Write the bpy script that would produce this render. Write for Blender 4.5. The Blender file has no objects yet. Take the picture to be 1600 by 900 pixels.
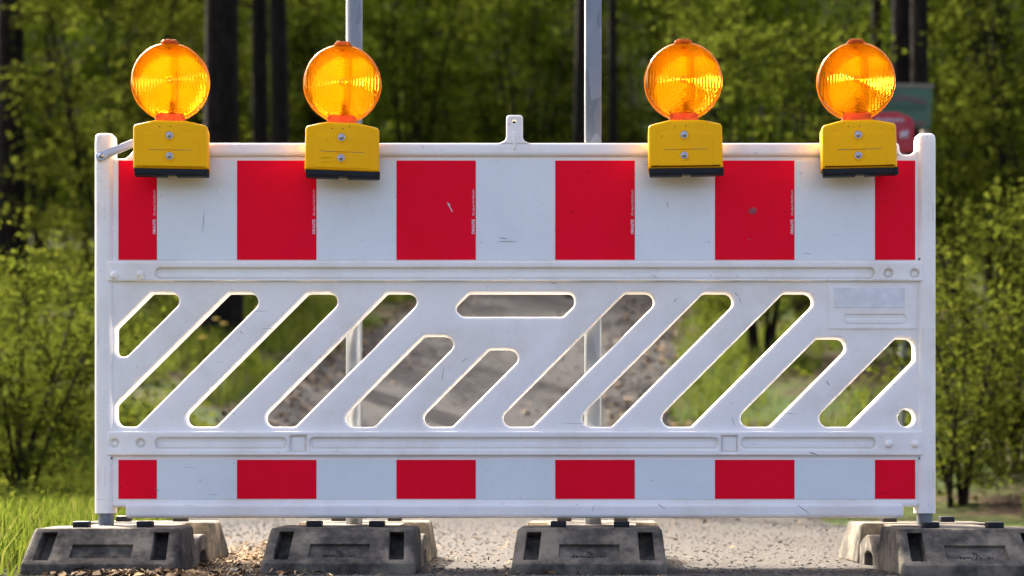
import bpy, bmesh, math, random
import numpy as np
from mathutils import Vector, Matrix
random.seed(7); rng = np.random.default_rng(11)
sc = bpy.context.scene
col = sc.collection
R = math.radians

# ---------------------------------------------------------------- camera, sky, sun, exposure
F, CD, CH, HY = 2629.0, 4.2, 0.25, 735.0          # focal length in px (1600 wide), distance, height, horizon row
cd = bpy.data.cameras.new('camera'); cam = bpy.data.objects.new('camera', cd); col.objects.link(cam)
cam.location = (0, -CD, CH); cam.rotation_euler = (R(90), 0, 0)
cd.sensor_width = 36; cd.lens = F/1600*36; cd.shift_y = (HY-450)/1600
cd.clip_start = .05; cd.clip_end = 2000
cd.dof.use_dof = True; cd.dof.focus_distance = 4.15; cd.dof.aperture_fstop = 2.9
sc.camera = cam
SUN_EL, SUN_AZ = 36.0, -30.0                       # azimuth from +Y towards +X
w = bpy.data.worlds.new('World'); sc.world = w; w.use_nodes = True
nt = w.node_tree
sky = nt.nodes.new('ShaderNodeTexSky'); sky.sky_type = 'NISHITA'; sky.sun_disc = False
sky.sun_elevation = R(SUN_EL); sky.sun_rotation = R(SUN_AZ); sky.air_density = .33; sky.dust_density = 6.0; sky.ozone_density = .2
nt.nodes['Background'].inputs[1].default_value = .15
nt.links.new(sky.outputs[0], nt.nodes['Background'].inputs[0])
sd = bpy.data.lights.new('sun', 'SUN'); sd.energy = 2.2; sd.angle = R(.5); sd.color = (1, .93, .80)
so = bpy.data.objects.new('sun', sd); col.objects.link(so)
S = Vector((math.cos(R(SUN_EL))*math.sin(R(SUN_AZ)), math.cos(R(SUN_EL))*math.cos(R(SUN_AZ)), math.sin(R(SUN_EL))))
so.rotation_euler = S.to_track_quat('Z', 'Y').to_euler(); so.location = (-6, 18, 9)
vs = sc.view_settings; vs.view_transform = 'Standard'; vs.look = 'None'; vs.gamma = 1; vs.use_curve_mapping = False
vs.exposure = 2.6
sc.render.engine = 'CYCLES'
cy = sc.cycles; cy.use_denoising = True; cy.max_bounces = 8; cy.transparent_max_bounces = 16
cy.diffuse_bounces = 4; cy.transmission_bounces = 8; cy.sample_clamp_indirect = 6

# ---------------------------------------------------------------- helpers
def P(px, py, D=CD):                                # pixel -> point at distance D from the camera
    return ((px-800)*D/F, D-CD, CH+(HY-py)*D/F)
def X(px): return (px-800)*CD/F
def Z(py): return CH+(HY-py)*CD/F
def link(o, parent=None):
    col.objects.link(o)
    if parent: o.parent = parent
    return o
def obj(name, me, mat=None, parent=None, loc=None):
    o = bpy.data.objects.new(name, me)
    if mat is not None and not me.materials: me.materials.append(mat)
    link(o, parent)
    if loc is not None: o.location = loc
    return o
def tag(o, label=None, cat=None, group=None, kind=None):
    if label: o['label'] = label
    if cat: o['category'] = cat
    if group: o['group'] = group
    if kind: o['kind'] = kind
    return o
def empty(name, loc=(0, 0, 0), rz=0):
    o = bpy.data.objects.new(name, None); o.empty_display_size = .1; col.objects.link(o)
    o.location = loc; o.rotation_euler = (0, 0, rz); return o
def copy_tree(o, parent=None):
    c = o.copy(); col.objects.link(c); c.parent = parent
    for ch in list(o.children): copy_tree(ch, c)
    return c
def smooth(me, ang=40):
    me.polygons.foreach_set('use_smooth', [True]*len(me.polygons))
    try: me.set_sharp_from_angle(angle=R(ang))
    except Exception: pass
    return me
def bm_mesh(bm, name, sm=None):
    bmesh.ops.recalc_face_normals(bm, faces=bm.faces)
    me = bpy.data.meshes.new(name); bm.to_mesh(me); bm.free()
    if sm: smooth(me, sm)
    return me
def bevelled(bm, wdt, seg=2, ang=30):
    es = [e for e in bm.edges if len(e.link_faces) == 2 and e.calc_face_angle(0) > R(ang)]
    bmesh.ops.bevel(bm, geom=es, offset=wdt, segments=seg, profile=.6, affect='EDGES', clamp_overlap=True)
def box_me(name, x0, x1, y0, y1, z0, z1, bev=0, seg=2):
    bm = bmesh.new()
    bmesh.ops.create_cube(bm, size=1, matrix=Matrix.Translation(((x0+x1)/2, (y0+y1)/2, (z0+z1)/2)) @ Matrix.Diagonal((x1-x0, y1-y0, z1-z0, 1)))
    if bev: bevelled(bm, bev, seg)
    return bm_mesh(bm, name, 40 if bev else None)
def rounded(pts, rad, n=6):
    """pts [(x,y) or (x,y,r)]: polygon with rounded corners"""
    out = []; m = len(pts)
    for i in range(m):
        p = Vector(pts[i][:2]); a = Vector(pts[i-1][:2]); b = Vector(pts[(i+1) % m][:2])
        r = pts[i][2] if len(pts[i]) > 2 else rad
        u = (a-p); v = (b-p); lu, lv = u.length, v.length; u /= lu; v /= lv
        ang = u.angle(v)
        if r <= 0 or ang > R(178): out.append(tuple(p)); continue
        t = min(r/math.tan(ang/2), lu*.499, lv*.499); r2 = t*math.tan(ang/2)
        c = p+(u+v).normalized()*(r2/math.sin(ang/2))
        a0 = math.atan2(*((p+u*t)-c).yx); a1 = math.atan2(*((p+v*t)-c).yx)
        d = (a1-a0+math.pi) % (2*math.pi)-math.pi
        for k in range(n+1):
            q = a0+d*k/n; out.append((c.x+r2*math.cos(q), c.y+r2*math.sin(q)))
    return out
def area(l): return sum(l[i-1][0]*l[i][1]-l[i][0]*l[i-1][1] for i in range(len(l)))/2
def extruded(name, loops, y0, y1, bev=.004, seg=3):
    """outline loops in the XZ plane (first outer, rest holes) -> solid between y0 (front) and y1 with rounded edges"""
    cu = bpy.data.curves.new(name, 'CURVE'); cu.dimensions = '2D'; cu.fill_mode = 'BOTH'
    for k, l in enumerate(loops):
        if (area(l) > 0) == (k > 0): l = l[::-1]
        sp = cu.splines.new('POLY'); sp.points.add(len(l)-1); sp.use_cyclic_u = True
        for p, q in zip(sp.points, l): p.co = (q[0], q[1], 0, 1)
    th = abs(y1-y0)/2
    cu.bevel_depth = bev; cu.bevel_resolution = seg; cu.offset = -bev; cu.extrude = max(th-bev, 0)
    o = bpy.data.objects.new(name, cu); col.objects.link(o)
    dg = bpy.context.evaluated_depsgraph_get(); dg.update()
    me = bpy.data.meshes.new_from_object(o.evaluated_get(dg))
    bpy.data.objects.remove(o); bpy.data.curves.remove(cu)
    n = len(me.vertices); co = np.zeros(n*3); me.vertices.foreach_get('co', co); co = co.reshape(-1, 3)
    me.vertices.foreach_set('co', np.stack([co[:, 0], (y0+y1)/2-co[:, 2], co[:, 1]], 1).ravel())
    bm = bmesh.new(); bm.from_mesh(me); bmesh.ops.remove_doubles(bm, verts=bm.verts, dist=1e-5)
    bmesh.ops.recalc_face_normals(bm, faces=bm.faces); bm.to_mesh(me); bm.free()
    me.name = name; return smooth(me, 35)
def pxl(pts, r=0, n=6): return [(X(a), Z(b)) for a, b in rounded(pts, r, n)]
def rect(x0, y0, x1, y1, r=0): return pxl([(x0, y0), (x1, y0), (x1, y1), (x0, y1)], r)
def lathe(name, prof, n=24, axis='Z', sm=35):
    """prof [(r,h)] revolved; axis 'Y' points to -Y"""
    bm = bmesh.new(); rings = []
    for r, h in prof:
        if r < 1e-6: rings.append([bm.verts.new((0, 0, h))])
        else: rings.append([bm.verts.new((r*math.cos(2*math.pi*k/n), r*math.sin(2*math.pi*k/n), h)) for k in range(n)])
    for a, b in zip(rings, rings[1:]):
        for k in range(n):
            k2 = (k+1) % n
            f = [a[k % len(a)], a[k2 % len(a)], b[k2 % len(b)], b[k % len(b)]]
            f = list(dict.fromkeys(f))
            if len(f) > 2: bm.faces.new(f)
    if axis == 'Y': bmesh.ops.rotate(bm, verts=bm.verts, matrix=Matrix.Rotation(R(90), 3, 'X'))
    return bm_mesh(bm, name, sm)
def text_me(name, s, size, ext, align='CENTER', bold=0):
    cu = bpy.data.curves.new(name, 'FONT'); cu.body = s; cu.size = size; cu.extrude = ext; cu.align_x = align; cu.offset = bold
    cu.resolution_u = 3
    o = bpy.data.objects.new(name, cu); col.objects.link(o)
    dg = bpy.context.evaluated_depsgraph_get(); dg.update()
    me = bpy.data.meshes.new_from_object(o.evaluated_get(dg)); bpy.data.objects.remove(o); bpy.data.curves.remove(cu)
    return me
def raw_mesh(name, verts, faces_idx, per):
    """numpy verts (N,3) and faces (M,per)"""
    me = bpy.data.meshes.new(name); nv, nf = len(verts), len(faces_idx)
    me.vertices.add(nv); me.vertices.foreach_set('co', np.asarray(verts, 'f4').ravel())
    me.loops.add(nf*per); me.loops.foreach_set('vertex_index', np.asarray(faces_idx, 'i4').ravel())
    me.polygons.add(nf); me.polygons.foreach_set('loop_start', np.arange(0, nf*per, per, dtype='i4'))
    me.update(calc_edges=True); return me

# ---------------------------------------------------------------- materials
class NT:
    def __init__(s, name):
        s.m = bpy.data.materials.new(name); s.m.use_nodes = True; s.t = s.m.node_tree
        s.p = s.t.nodes['Principled BSDF']; s.out = s.t.nodes['Material Output']
    def n(s, t, **k):
        x = s.t.nodes.new(t)
        for a, b in k.items():
            if isinstance(a, str) and hasattr(x, a): setattr(x, a, b)
        return x
    def l(s, a, b): s.t.links.new(a, b)
    def coord(s, scale=(1, 1, 1), kind='Object', rot=(0, 0, 0)):
        c = s.n('ShaderNodeTexCoord'); m = s.n('ShaderNodeMapping'); m.inputs['Scale'].default_value = scale; m.inputs['Rotation'].default_value = rot
        s.l(c.outputs[kind], m.inputs[0]); return m.outputs[0]
    def world(s, scale=(1, 1, 1)):
        g = s.n('ShaderNodeNewGeometry'); m = s.n('ShaderNodeMapping'); m.inputs['Scale'].default_value = scale
        s.l(g.outputs['Position'], m.inputs[0]); return m.outputs[0]
    def noise(s, vec, scale, detail=4, rough=.55):
        x = s.n('ShaderNodeTexNoise'); x.inputs['Scale'].default_value = scale; x.inputs['Detail'].default_value = detail; x.inputs['Roughness'].default_value = rough
        s.l(vec, x.inputs['Vector']); return x.outputs['Fac']
    def ramp(s, fac, stops):
        r = s.n('ShaderNodeValToRGB'); e = r.color_ramp.elements
        while len(e) > 1: e.remove(e[-1])
        for i, (p, c) in enumerate(stops):
            q = e[0] if i == 0 else e.new(p); q.position = p; q.color = (*c, 1) if len(c) == 3 else c
        s.l(fac, r.inputs[0]); return r.outputs[0]
    def mix(s, fac, a, b, mode='MIX'):
        x = s.n('ShaderNodeMix', data_type='RGBA', blend_type=mode)
        for i, v in ((0, fac), (6, a), (7, b)):
            if isinstance(v, (int, float)): x.inputs[i].default_value = v
            elif isinstance(v, tuple): x.inputs[i].default_value = (*v, 1)
            else: s.l(v, x.inputs[i])
        return x.outputs[2]
    def bump(s, h, strength, dist=.01):
        b = s.n('ShaderNodeBump'); b.inputs['Strength'].default_value = strength; b.inputs['Distance'].default_value = dist
        s.l(h, b.inputs['Height']); s.l(b.outputs[0], s.p.inputs['Normal']); return b.outputs[0]
    def base(s, c):
        if isinstance(c, tuple): s.p.inputs['Base Color'].default_value = (*c, 1)
        else: s.l(c, s.p.inputs['Base Color'])
    def set(s, **k):
        for a, b in k.items(): s.p.inputs[a.replace('_', ' ')].default_value = b
    def mixsh(s, fac, a, b):
        x = s.n('ShaderNodeMixShader')
        if isinstance(fac, float): x.inputs[0].default_value = fac
        else: s.l(fac, x.inputs[0])
        s.l(a, x.inputs[1]); s.l(b, x.inputs[2]); return x.outputs[0]
    def surf(s, sh): s.l(sh, s.out.inputs['Surface'])

def scratches(m, wcoord):
    """thin dark scuffs: stretched noise bands in two directions, only where a second noise allows them"""
    v = m.n('ShaderNodeMapping'); v.inputs['Rotation'].default_value = (0, R(38), 0); v.inputs['Scale'].default_value = (3, 3, 90); m.l(wcoord, v.inputs[0])
    a = m.ramp(m.noise(v.outputs[0], 2.2, 2), [(.66, (0, 0, 0)), (.70, (1, 1, 1))])
    b = m.ramp(m.noise(wcoord, 7, 2), [(.56, (0, 0, 0)), (.64, (1, 1, 1))])
    return m.mix(1.0, a, b, 'MULTIPLY')
M = {}
def plastic(name, c, dirt, rough, spec=.5, transl=0, dirtamt=.5):
    m = NT(name); wc = m.world()
    d1 = m.ramp(m.noise(wc, 4, 6, .7), [(.48, (0, 0, 0)), (.74, (dirtamt,)*3)])
    c1 = m.mix(d1, c, dirt)
    sp = m.ramp(m.noise(wc, 70, 2), [(.70, (0, 0, 0)), (.76, (.5, .5, .5))])
    c2 = m.mix(sp, c1, tuple(x*.45 for x in c))
    c3 = m.mix(scratches(m, wc), c2, tuple(x*.5 for x in c))
    m.base(c3); m.set(Roughness=rough); m.p.inputs['Specular IOR Level'].default_value = spec
    m.bump(m.noise(wc, 9, 3), .12, .01)
    if transl:
        m.p.subsurface_method = 'RANDOM_WALK'; m.p.inputs['Subsurface Weight'].default_value = transl
        m.p.inputs['Subsurface Radius'].default_value = (1, .72, .45); m.p.inputs['Subsurface Scale'].default_value = .009
    return m.m
M['white'] = plastic('white_plastic', (.90, .855, .79), (.62, .53, .41), .38, .4, .12)
M['sheet'] = plastic('white_sheeting', (.76, .785, .765), (.64, .665, .655), .30, .5, 0, .6)
M['red'] = plastic('red_sheeting', (.90, .001, .024), (.80, .001, .012), .45, .08, 0, .8)
M['yellow'] = plastic('yellow_plastic', (1.0, .485, .001), (.94, .43, .001), .42, .10, 0, .7)
M['black'] = plastic('black_plastic', (.009, .010, .012), (.022, .021, .02), .5, .2)
def metal(name, c, rough, scale=25, var=.25):
    m = NT(name); wc = m.coord((1, 1, .45))
    v = m.n('ShaderNodeTexVoronoi'); v.inputs['Scale'].default_value = scale; m.l(wc, v.inputs['Vector'])
    f = m.mix(.5, v.outputs['Color'], m.noise(wc, 14, 5), 'MIX')
    bw = m.n('ShaderNodeRGBToBW'); m.l(f, bw.inputs[0])
    m.base(m.ramp(bw.outputs[0], [(.3, tuple(x*(1-var) for x in c)), (.7, tuple(min(1, x*(1+var)) for x in c))]))
    m.set(Metallic=.75, Roughness=rough); m.bump(bw.outputs[0], .15, .003); return m.m
M['galv'] = metal('galvanised_steel', (.20, .215, .225), .5)
M['chrome'] = metal('bolt_steel', (.42, .43, .45), .22, 60, .1)
M['tube'] = metal('dull_steel_tube', (.16, .18, .20), .5, 40, .2)
M['strap'] = metal('strap_steel', (.50, .49, .47), .38, 18, .15)
# recycled rubber foot with dust
m = NT('recycled_rubber'); wc = m.world()
n1 = m.noise(wc, 9, 6, .65); n2 = m.noise(wc, 48, 5, .6)
c1 = m.ramp(n1, [(.34, (.028, .026, .023)), (.48, (.075, .067, .055)), (.60, (.22, .185, .135))])
c2 = m.mix(m.ramp(n2, [(.45, (0, 0, 0)), (.7, (.6, .6, .6))]), c1, (.15, .128, .095))
m.base(c2); m.set(Roughness=.88); m.p.inputs['Specular IOR Level'].default_value = .12
m.bump(m.mix(.5, n2, m.noise(wc, 18, 4)), .55, .006); M['rubber'] = m.m
def amber(name, w_tr, w_tl, w_df, w_rf, tint=(1, .52, .05)):
    m = NT(name)
    tr = m.n('ShaderNodeBsdfTransparent'); tr.inputs[0].default_value = (*tint, 1)
    tl = m.n('ShaderNodeBsdfTranslucent'); tl.inputs[0].default_value = (.95, .39, .003, 1)
    df = m.n('ShaderNodeBsdfDiffuse'); df.inputs[0].default_value = (.95, .36, .002, 1)
    gl = m.n('ShaderNodeBsdfGlossy'); gl.inputs['Roughness'].default_value = .2; gl.inputs[0].default_value = (1, .85, .6, 1)
    rf = m.n('ShaderNodeBsdfRefraction'); rf.inputs['Roughness'].default_value = .18; rf.inputs['IOR'].default_value = .667; rf.inputs[0].default_value = (1, .60, .07, 1)
    if w_rf:      # fine upright flutes and a little unevenness in the moulding
        oc = m.coord(); wv = m.n('ShaderNodeTexWave', wave_type='BANDS', bands_direction='X'); wv.inputs['Scale'].default_value = 42; wv.inputs['Distortion'].default_value = 1.2; wv.inputs['Detail Scale'].default_value = 6
        m.l(oc, wv.inputs['Vector']); nz = m.noise(oc, 260, 2)
        bp = m.n('ShaderNodeBump'); bp.inputs['Strength'].default_value = .30; bp.inputs['Distance'].default_value = .0016
        m.l(m.mix(.35, wv.outputs['Fac'], nz), bp.inputs['Height'])
        for nd in (rf, tl, df): m.l(bp.outputs[0], nd.inputs['Normal'])
    tot = w_tr+w_tl; a = m.mixsh(w_tr/tot, tl.outputs[0], tr.outputs[0]); b = m.mixsh(w_df/(tot+w_df), a, df.outputs[0])
    c = m.mixsh(w_rf/(tot+w_df+w_rf), b, rf.outputs[0]) if w_rf else b
    fr = m.n('ShaderNodeFresnel'); fr.inputs[0].default_value = 1.35
    m.surf(m.mixsh(fr.outputs[0], c, gl.outputs[0])); return m.m
M['lens'] = amber('amber_lens', .05, .28, .07, .60); M['lens_back'] = amber('amber_back_lens', .86, .12, .02, 0, (1, .86, .38))
# ground, road
m = NT('forest_floor'); wc = m.world()
n1 = m.noise(wc, .9, 6, .62); n2 = m.noise(wc, 14, 5, .65)
c1 = m.ramp(n2, [(.3, (.022, .015, .009)), (.55, (.07, .046, .027)), (.75, (.15, .11, .065))])
c2 = m.ramp(n2, [(.3, (.022, .035, .008)), (.6, (.06, .09, .018)), (.8, (.10, .11, .035))])
m.base(m.mix(m.ramp(n1, [(.42, (0, 0, 0)), (.56, (1, 1, 1))]), c1, c2)); m.set(Roughness=.95); m.p.inputs['Specular IOR Level'].default_value = .05; m.bump(n2, .9, .06); M['floor'] = m.m
m = NT('worn_asphalt'); wc = m.world()
n1 = m.noise(wc, 1.1, 6, .6); n2 = m.noise(wc, 60, 4, .7)
v = m.n('ShaderNodeTexVoronoi'); v.inputs['Scale'].default_value = 95; m.l(wc, v.inputs['Vector'])
c1 = m.ramp(n1, [(.28, (.125, .095, .07)), (.40, (.17, .155, .137)), (.58, (.19, .18, .165)), (.72, (.13, .115, .10))])
c2 = m.mix(m.ramp(n2, [(.36, (.6, .6, .6)), (.55, (0, 0, 0))]), c1, (.06, .055, .05))
vb = m.n('ShaderNodeRGBToBW'); m.l(v.outputs['Color'], vb.inputs[0])
c3 = m.mix(m.ramp(vb.outputs[0], [(.55, (0, 0, 0)), (.8, (.35, .35, .35))]), c2, (.36, .33, .29))
n3 = m.noise(m.world((.55, 1.5, 1)), 2.4, 7, .68)
c4 = m.mix(m.ramp(n3, [(.46, (0, 0, 0)), (.60, (.6, .6, .6))]), c3, (.105, .098, .09))
c5 = m.mix(m.ramp(m.noise(wc, 9, 5, .7), [(.55, (0, 0, 0)), (.72, (.35, .35, .35))]), c4, (.13, .09, .055))
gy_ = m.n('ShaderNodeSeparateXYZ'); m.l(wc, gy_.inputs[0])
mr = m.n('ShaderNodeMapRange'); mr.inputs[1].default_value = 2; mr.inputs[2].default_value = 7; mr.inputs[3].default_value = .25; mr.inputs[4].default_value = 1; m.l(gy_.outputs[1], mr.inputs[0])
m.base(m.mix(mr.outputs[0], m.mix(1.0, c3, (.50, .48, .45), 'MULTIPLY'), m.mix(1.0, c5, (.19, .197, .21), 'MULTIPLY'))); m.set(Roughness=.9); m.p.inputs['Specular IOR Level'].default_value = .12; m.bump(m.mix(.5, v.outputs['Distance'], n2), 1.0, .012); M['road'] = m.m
def stone(name, stops):
    m = NT(name); g = m.n('ShaderNodeNewGeometry'); m.base(m.ramp(g.outputs['Random Per Island'], stops)); m.set(Roughness=.9); m.p.inputs['Specular IOR Level'].default_value = .1; return m.m
M['gravel'] = stone('gravel', [(0, (.045, .042, .039)), (.5, (.105, .096, .085)), (1, (.20, .182, .155))])
M['straw'] = stone('straw', [(0, (.05, .03, .015)), (.5, (.16, .095, .045)), (1, (.34, .24, .12))])
def leafmat(name, stops, tcol, tf=.5, rough=.6):
    m = NT(name); g = m.n('ShaderNodeNewGeometry'); c0 = m.ramp(g.outputs['Random Per Island'], stops); oi = m.n('ShaderNodeObjectInfo'); c = m.mix(1.0, c0, m.ramp(oi.outputs['Random'], [(0, (.55, .68, .6)), (.5, (.85, .9, .8)), (1, (1.3, 1.2, 1.0))]), 'MULTIPLY')
    m.base(c); m.set(Roughness=rough); m.p.inputs['Specular IOR Level'].default_value = 0
    t = m.n('ShaderNodeBsdfTranslucent'); m.l(m.mix(.6, c, tcol), t.inputs[0])
    m.surf(m.mixsh(tf, m.p.outputs[0], t.outputs[0])); return m.m
M['leaf'] = leafmat('spring_leaf', [(0, (.012, .019, .004)), (.5, (.040, .054, .009)), (1, (.10, .105, .018))], (.088, .105, .010))
M['leaf_bright'] = leafmat('bright_leaf', [(0, (.02, .03, .006)), (.5, (.055, .068, .012)), (1, (.13, .13, .022))], (.135, .145, .014))
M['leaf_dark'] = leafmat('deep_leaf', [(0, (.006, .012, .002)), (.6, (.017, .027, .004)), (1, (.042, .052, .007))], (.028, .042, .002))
M['grass'] = leafmat('grass_blade', [(0, (.035, .065, .008)), (.6, (.085, .13, .014)), (.85, (.13, .15, .025)), (1, (.27, .21, .10))], (.13, .155, .02), .42)
M['bark'] = (lambda m: (m.base(m.ramp(m.noise(m.coord((6, 6, 1)), 5, 6, .7), [(.35, (.006, .005, .004)), (.65, (.026, .020, .015))])), m.set(Roughness=.95), m.p.inputs.__getitem__('Specular IOR Level').__setattr__('default_value', .05), m.bump(m.noise(m.coord((8, 8, 1)), 6, 5), .8, .03), m.m)[-1])(NT('bark'))
def plain(name, c, rough=.5):
    m = NT(name); wc = m.world(); m.base(m.ramp(m.noise(wc, 30, 4), [(.35, tuple(x*.82 for x in c)), (.65, c)])); m.set(Roughness=rough); return m.m
M['sign_red'] = plain('sign_red', (.40, .005, .012)); M['sign_white'] = plain('sign_white', (.50, .44, .47)); M['sign_pink'] = plain('sign_pink', (.36, .035, .05))
M['board_green'] = plain('board_green', (.045, .105, .05)); M['board_dark'] = plain('board_dark_green', (.012, .06, .018)); M['board_brown'] = plain('board_brown', (.10, .055, .035))
M['wood'] = plain('weathered_wood', (.22, .17, .12), .8); M['dand'] = plain('dandelion_yellow', (.80, .52, .01), .6); M['sticker'] = plain('pale_sticker', (.80, .79, .77), .5); M['scuff'] = plain('rubber_scuff', (.22, .21, .205), .7); M['print'] = plain('print_white', (.72, .62, .63))

# ---------------------------------------------------------------- terrain and road
def hbase(y):
    y = np.asarray(y, 'f8'); a = np.clip((y-3.6)/2.4, 0, 1)
    z = np.where(y < 3.6, 0, np.where(y < 6, 2.4*.2*(a**2)/2, .24+.2*(y-6)))
    z2 = .24+.2*12+.16*(y-18); z = np.where(y > 18, z2, z)
    z3 = .24+2.4+.16*42; z = np.minimum(z, z3)
    return z+np.clip((y-64)*.95, 0, 19)
LE = ([-300, -1, .6, 4, 8, 16.7, 24, 34], [-1.9, -1.25, -1.12, -1.7, -2.13, -1.19, .4, 3.6])
RE = ([-300, -1, .6, 4, 8, 16.7, 24, 34], [3.2, 2.9, 2.7, 1.6, 1.16, 2.2, 3.8, 7.0])
def left_edge(y): return np.interp(y, *LE)
def right_edge(y): return np.interp(y, *RE)
def vnoise(x, y): return .5*np.sin(1.7*x+.6*y+1)*np.cos(1.1*y-.7*x)+.3*np.sin(3.9*x-2.1*y)+.2*np.sin(5.3*y+2.2*x+2)
def H(x, y):
    x = np.asarray(x, 'f8'); y = np.asarray(y, 'f8')
    l, r = left_edge(y), right_edge(y)
    d = np.maximum(np.maximum(l-x, x-r), 0)
    side = np.where(x > r, 1.0, .75)
    far = np.clip((y-2)/6, 0, 1)
    bank = np.clip(d-.05, 0, 6)
    return hbase(y)+np.clip(d*4, 0, 1)*(.025+.03*vnoise(x*1.3, y*1.3))+side*far*(.10*np.minimum(bank, 1.5)+.035*bank)
def spaced(*seg): return np.unique(np.concatenate([np.arange(a, b+1e-6, s) for a, b, s in seg]))
xs = spaced((-300, -40, 20), (-40, -6, 1), (-6, 6, .2), (6, 40, 1), (40, 300, 20)); ys = spaced((-300, -20, 20), (-20, -3, 1), (-3, 20, .2), (20, 80, 1), (80, 400, 20))
gx, gy = np.meshgrid(xs, ys); gz = H(gx, gy)
inside = (gx > left_edge(gy)+.12) & (gx < right_edge(gy)-.12) & (gy < 34); gz = gz-np.where(inside, .03, 0)
nx, ny = len(xs), len(ys); idx = np.arange(nx*ny).reshape(ny, nx)
q = np.stack([idx[:-1, :-1], idx[:-1, 1:], idx[1:, 1:], idx[1:, :-1]], -1).reshape(-1, 4)
g = raw_mesh('ground', np.stack([gx, gy, gz], -1).reshape(-1, 3), q, 4); smooth(g, 80)
tag(obj('ground', g, M['floor']), kind='structure')
ry = spaced((-60, -6, 2), (-6, 20, .2), (20, 34, .5)); t = np.linspace(0, 1, 25)
wob = .06*np.sin(ry*2.3)+.04*np.sin(ry*5.1+1)
rx = (left_edge(ry)-.05+wob)[:, None]*(1-t)+(right_edge(ry)+.05-wob)[:, None]*t
rz = hbase(ry)[:, None]+.012+.05*0*rx-.03*(np.abs(2*t-1)**6)[None, :]
ryy = np.repeat(ry[:, None], 25, 1); idx = np.arange(rx.size).reshape(rx.shape)
q = np.stack([idx[:-1, :-1], idx[:-1, 1:], idx[1:, 1:], idx[1:, :-1]], -1).reshape(-1, 4)
rd = raw_mesh('road', np.stack([rx, ryy, rz], -1).reshape(-1, 3), q, 4); smooth(rd, 80)
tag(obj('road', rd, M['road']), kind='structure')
GZ = .012                                            # road surface under the barrier

# ---------------------------------------------------------------- the barrier
bar = tag(empty('road_barrier', (0, .02, GZ)), 'long white plastic road barrier with red and white striped sheeting and diagonal slots', 'barrier')
BL = (0, -.02, -GZ)
def bpart(name, me, mat='white', parent=None):
    if parent is None: return obj(name, me, M[mat], bar, BL)
    return obj(name, me, M[mat], parent)
TOPO = [(160, 247), (196, 247, 7), (207, 236, 10), (210, 223, 5), (1405, 223, 5), (1406, 241, 12), (1425, 241, 12), (1432, 234, 4), (1450, 234)]
outer = TOPO+[(1450, 792), (1412, 792, 4), (1412, 806, 5), (196, 808, 5), (196, 793, 4), (160, 793)]
def dslot(tl, tr, ytop, ybot=667):
    """slanted slot: top edge tl..tr at ytop, 45 degree sides down to ybot"""
    h = ybot-ytop; e = 17
    return [(tl, ytop, 9), (tr+e+2, ytop, 14), (tr+e+2-h, ybot, 9), (tl-h, ybot, 13.5)]
slots = [[(180.5, 513, 10), (236, 458, 9), (297, 458, 14), (198, 557, 8), (180.5, 557, 14)],
         [(180.5, 633, 10), (357, 458, 9), (422, 458, 14), (213, 667, 9), (180.5, 667, 14)],
         dslot(481, 527, 458), dslot(605, 651, 458), dslot(663, 708, 525), dslot(765, 809, 546), dslot(977, 1022, 458), dslot(1100, 1146, 458),
         dslot(1225, 1271, 458), dslot(1277, 1322, 529),
         [(1400, 529, 8), (1430, 529, 14), (1430, 563, 10), (1327, 667, 7), (1262, 667, 13.5)],
         [(733, 458, 8), (898, 458, 16), (898, 477, 12), (880, 495, 8), (723, 495, 12), (713, 486, 10), (713, 478, 10)]]
loops = [pxl(outer)]+[pxl(s, 8) for s in slots]+[pxl([(1417+13.5*math.cos(a), 653+13.5*math.sin(a)) for a in np.linspace(0, 2*math.pi, 24, endpoint=False)])]
panel = bpart('panel', extruded('panel', loops, 0, .044, .0085, 4))
# moulded rails, proud of the panel
bpart('top_rail', extruded('top_rail', [pxl([(211, 224), (1404, 224), (1406, 245), (209, 245)], 5)], -.011, .012, .009, 4))
bpart('bottom_rail', extruded('bottom_rail', [rect(178, 783, 1433, 791.5, 3)], -.006, .012, .003))
bpart('bottom_rail', extruded('bottom_rail', [rect(197, 786, 1411, 809.5, 6)], -.013, .012, .010, 4))
def ring(x, y, r): return pxl([(x+r*math.cos(a), y+r*math.sin(a)) for a in np.linspace(0, 2*math.pi, 20, endpoint=False)])
bpart('middle_rail', extruded('middle_rail', [rect(168, 409, 1441, 440, 3), rect(243, 419, 1366, 436, 8), ring(1387, 428, 7.5), ring(1428, 428, 7.5)], -.0105, .004, .0042))
bpart('groove_rib', extruded('groove_rib', [rect(247, 427, 1362, 434.5, 3)], -.0035, .004, .003))
bpart('lower_rail', extruded('lower_rail', [rect(168, 674, 1441, 712, 3), rect(243, 684, 449, 702, 8), rect(453, 681, 480, 707, 1.5), rect(484, 684, 1122, 702, 8), rect(1126, 681, 1152, 707, 1.5), rect(1157, 684, 1367, 702, 8), ring(180, 693, 7.5), ring(221, 693, 7.5)], -.0105, .004, .0042))
for a, b in ((247, 445), (488, 1118), (1161, 1363)): bpart('groove_rib', extruded('groove_rib', [rect(a, 692, b, 700, 3)], -.0035, .004, .003))
for a in (456, 1129): bpart('cover_plate', extruded('cover_plate', [rect(a, 683.5, a+21, 704.5, 1)], -.0045, .003, .001))
dome = lathe('stud', [(0, .0105), (.0045, .0098), (.0085, .0065), (.0105, 0)], 18, 'Y')
for a, b in ((180, 431), (221, 430), (1387, 694), (1428, 694)):
    o = bpart('stud', dome); o.location = (X(a), -.02-(.0103), Z(b)-GZ)
small = lathe('stud', [(0, .005), (.004, .0045), (.0075, .002), (.0085, 0)], 18, 'Y')
for a, b in ((1387, 428), (1428, 428), (180, 693), (221, 693)):
    o = bpart('stud', small); o.location = (X(a), -.02, Z(b)-GZ)
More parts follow.
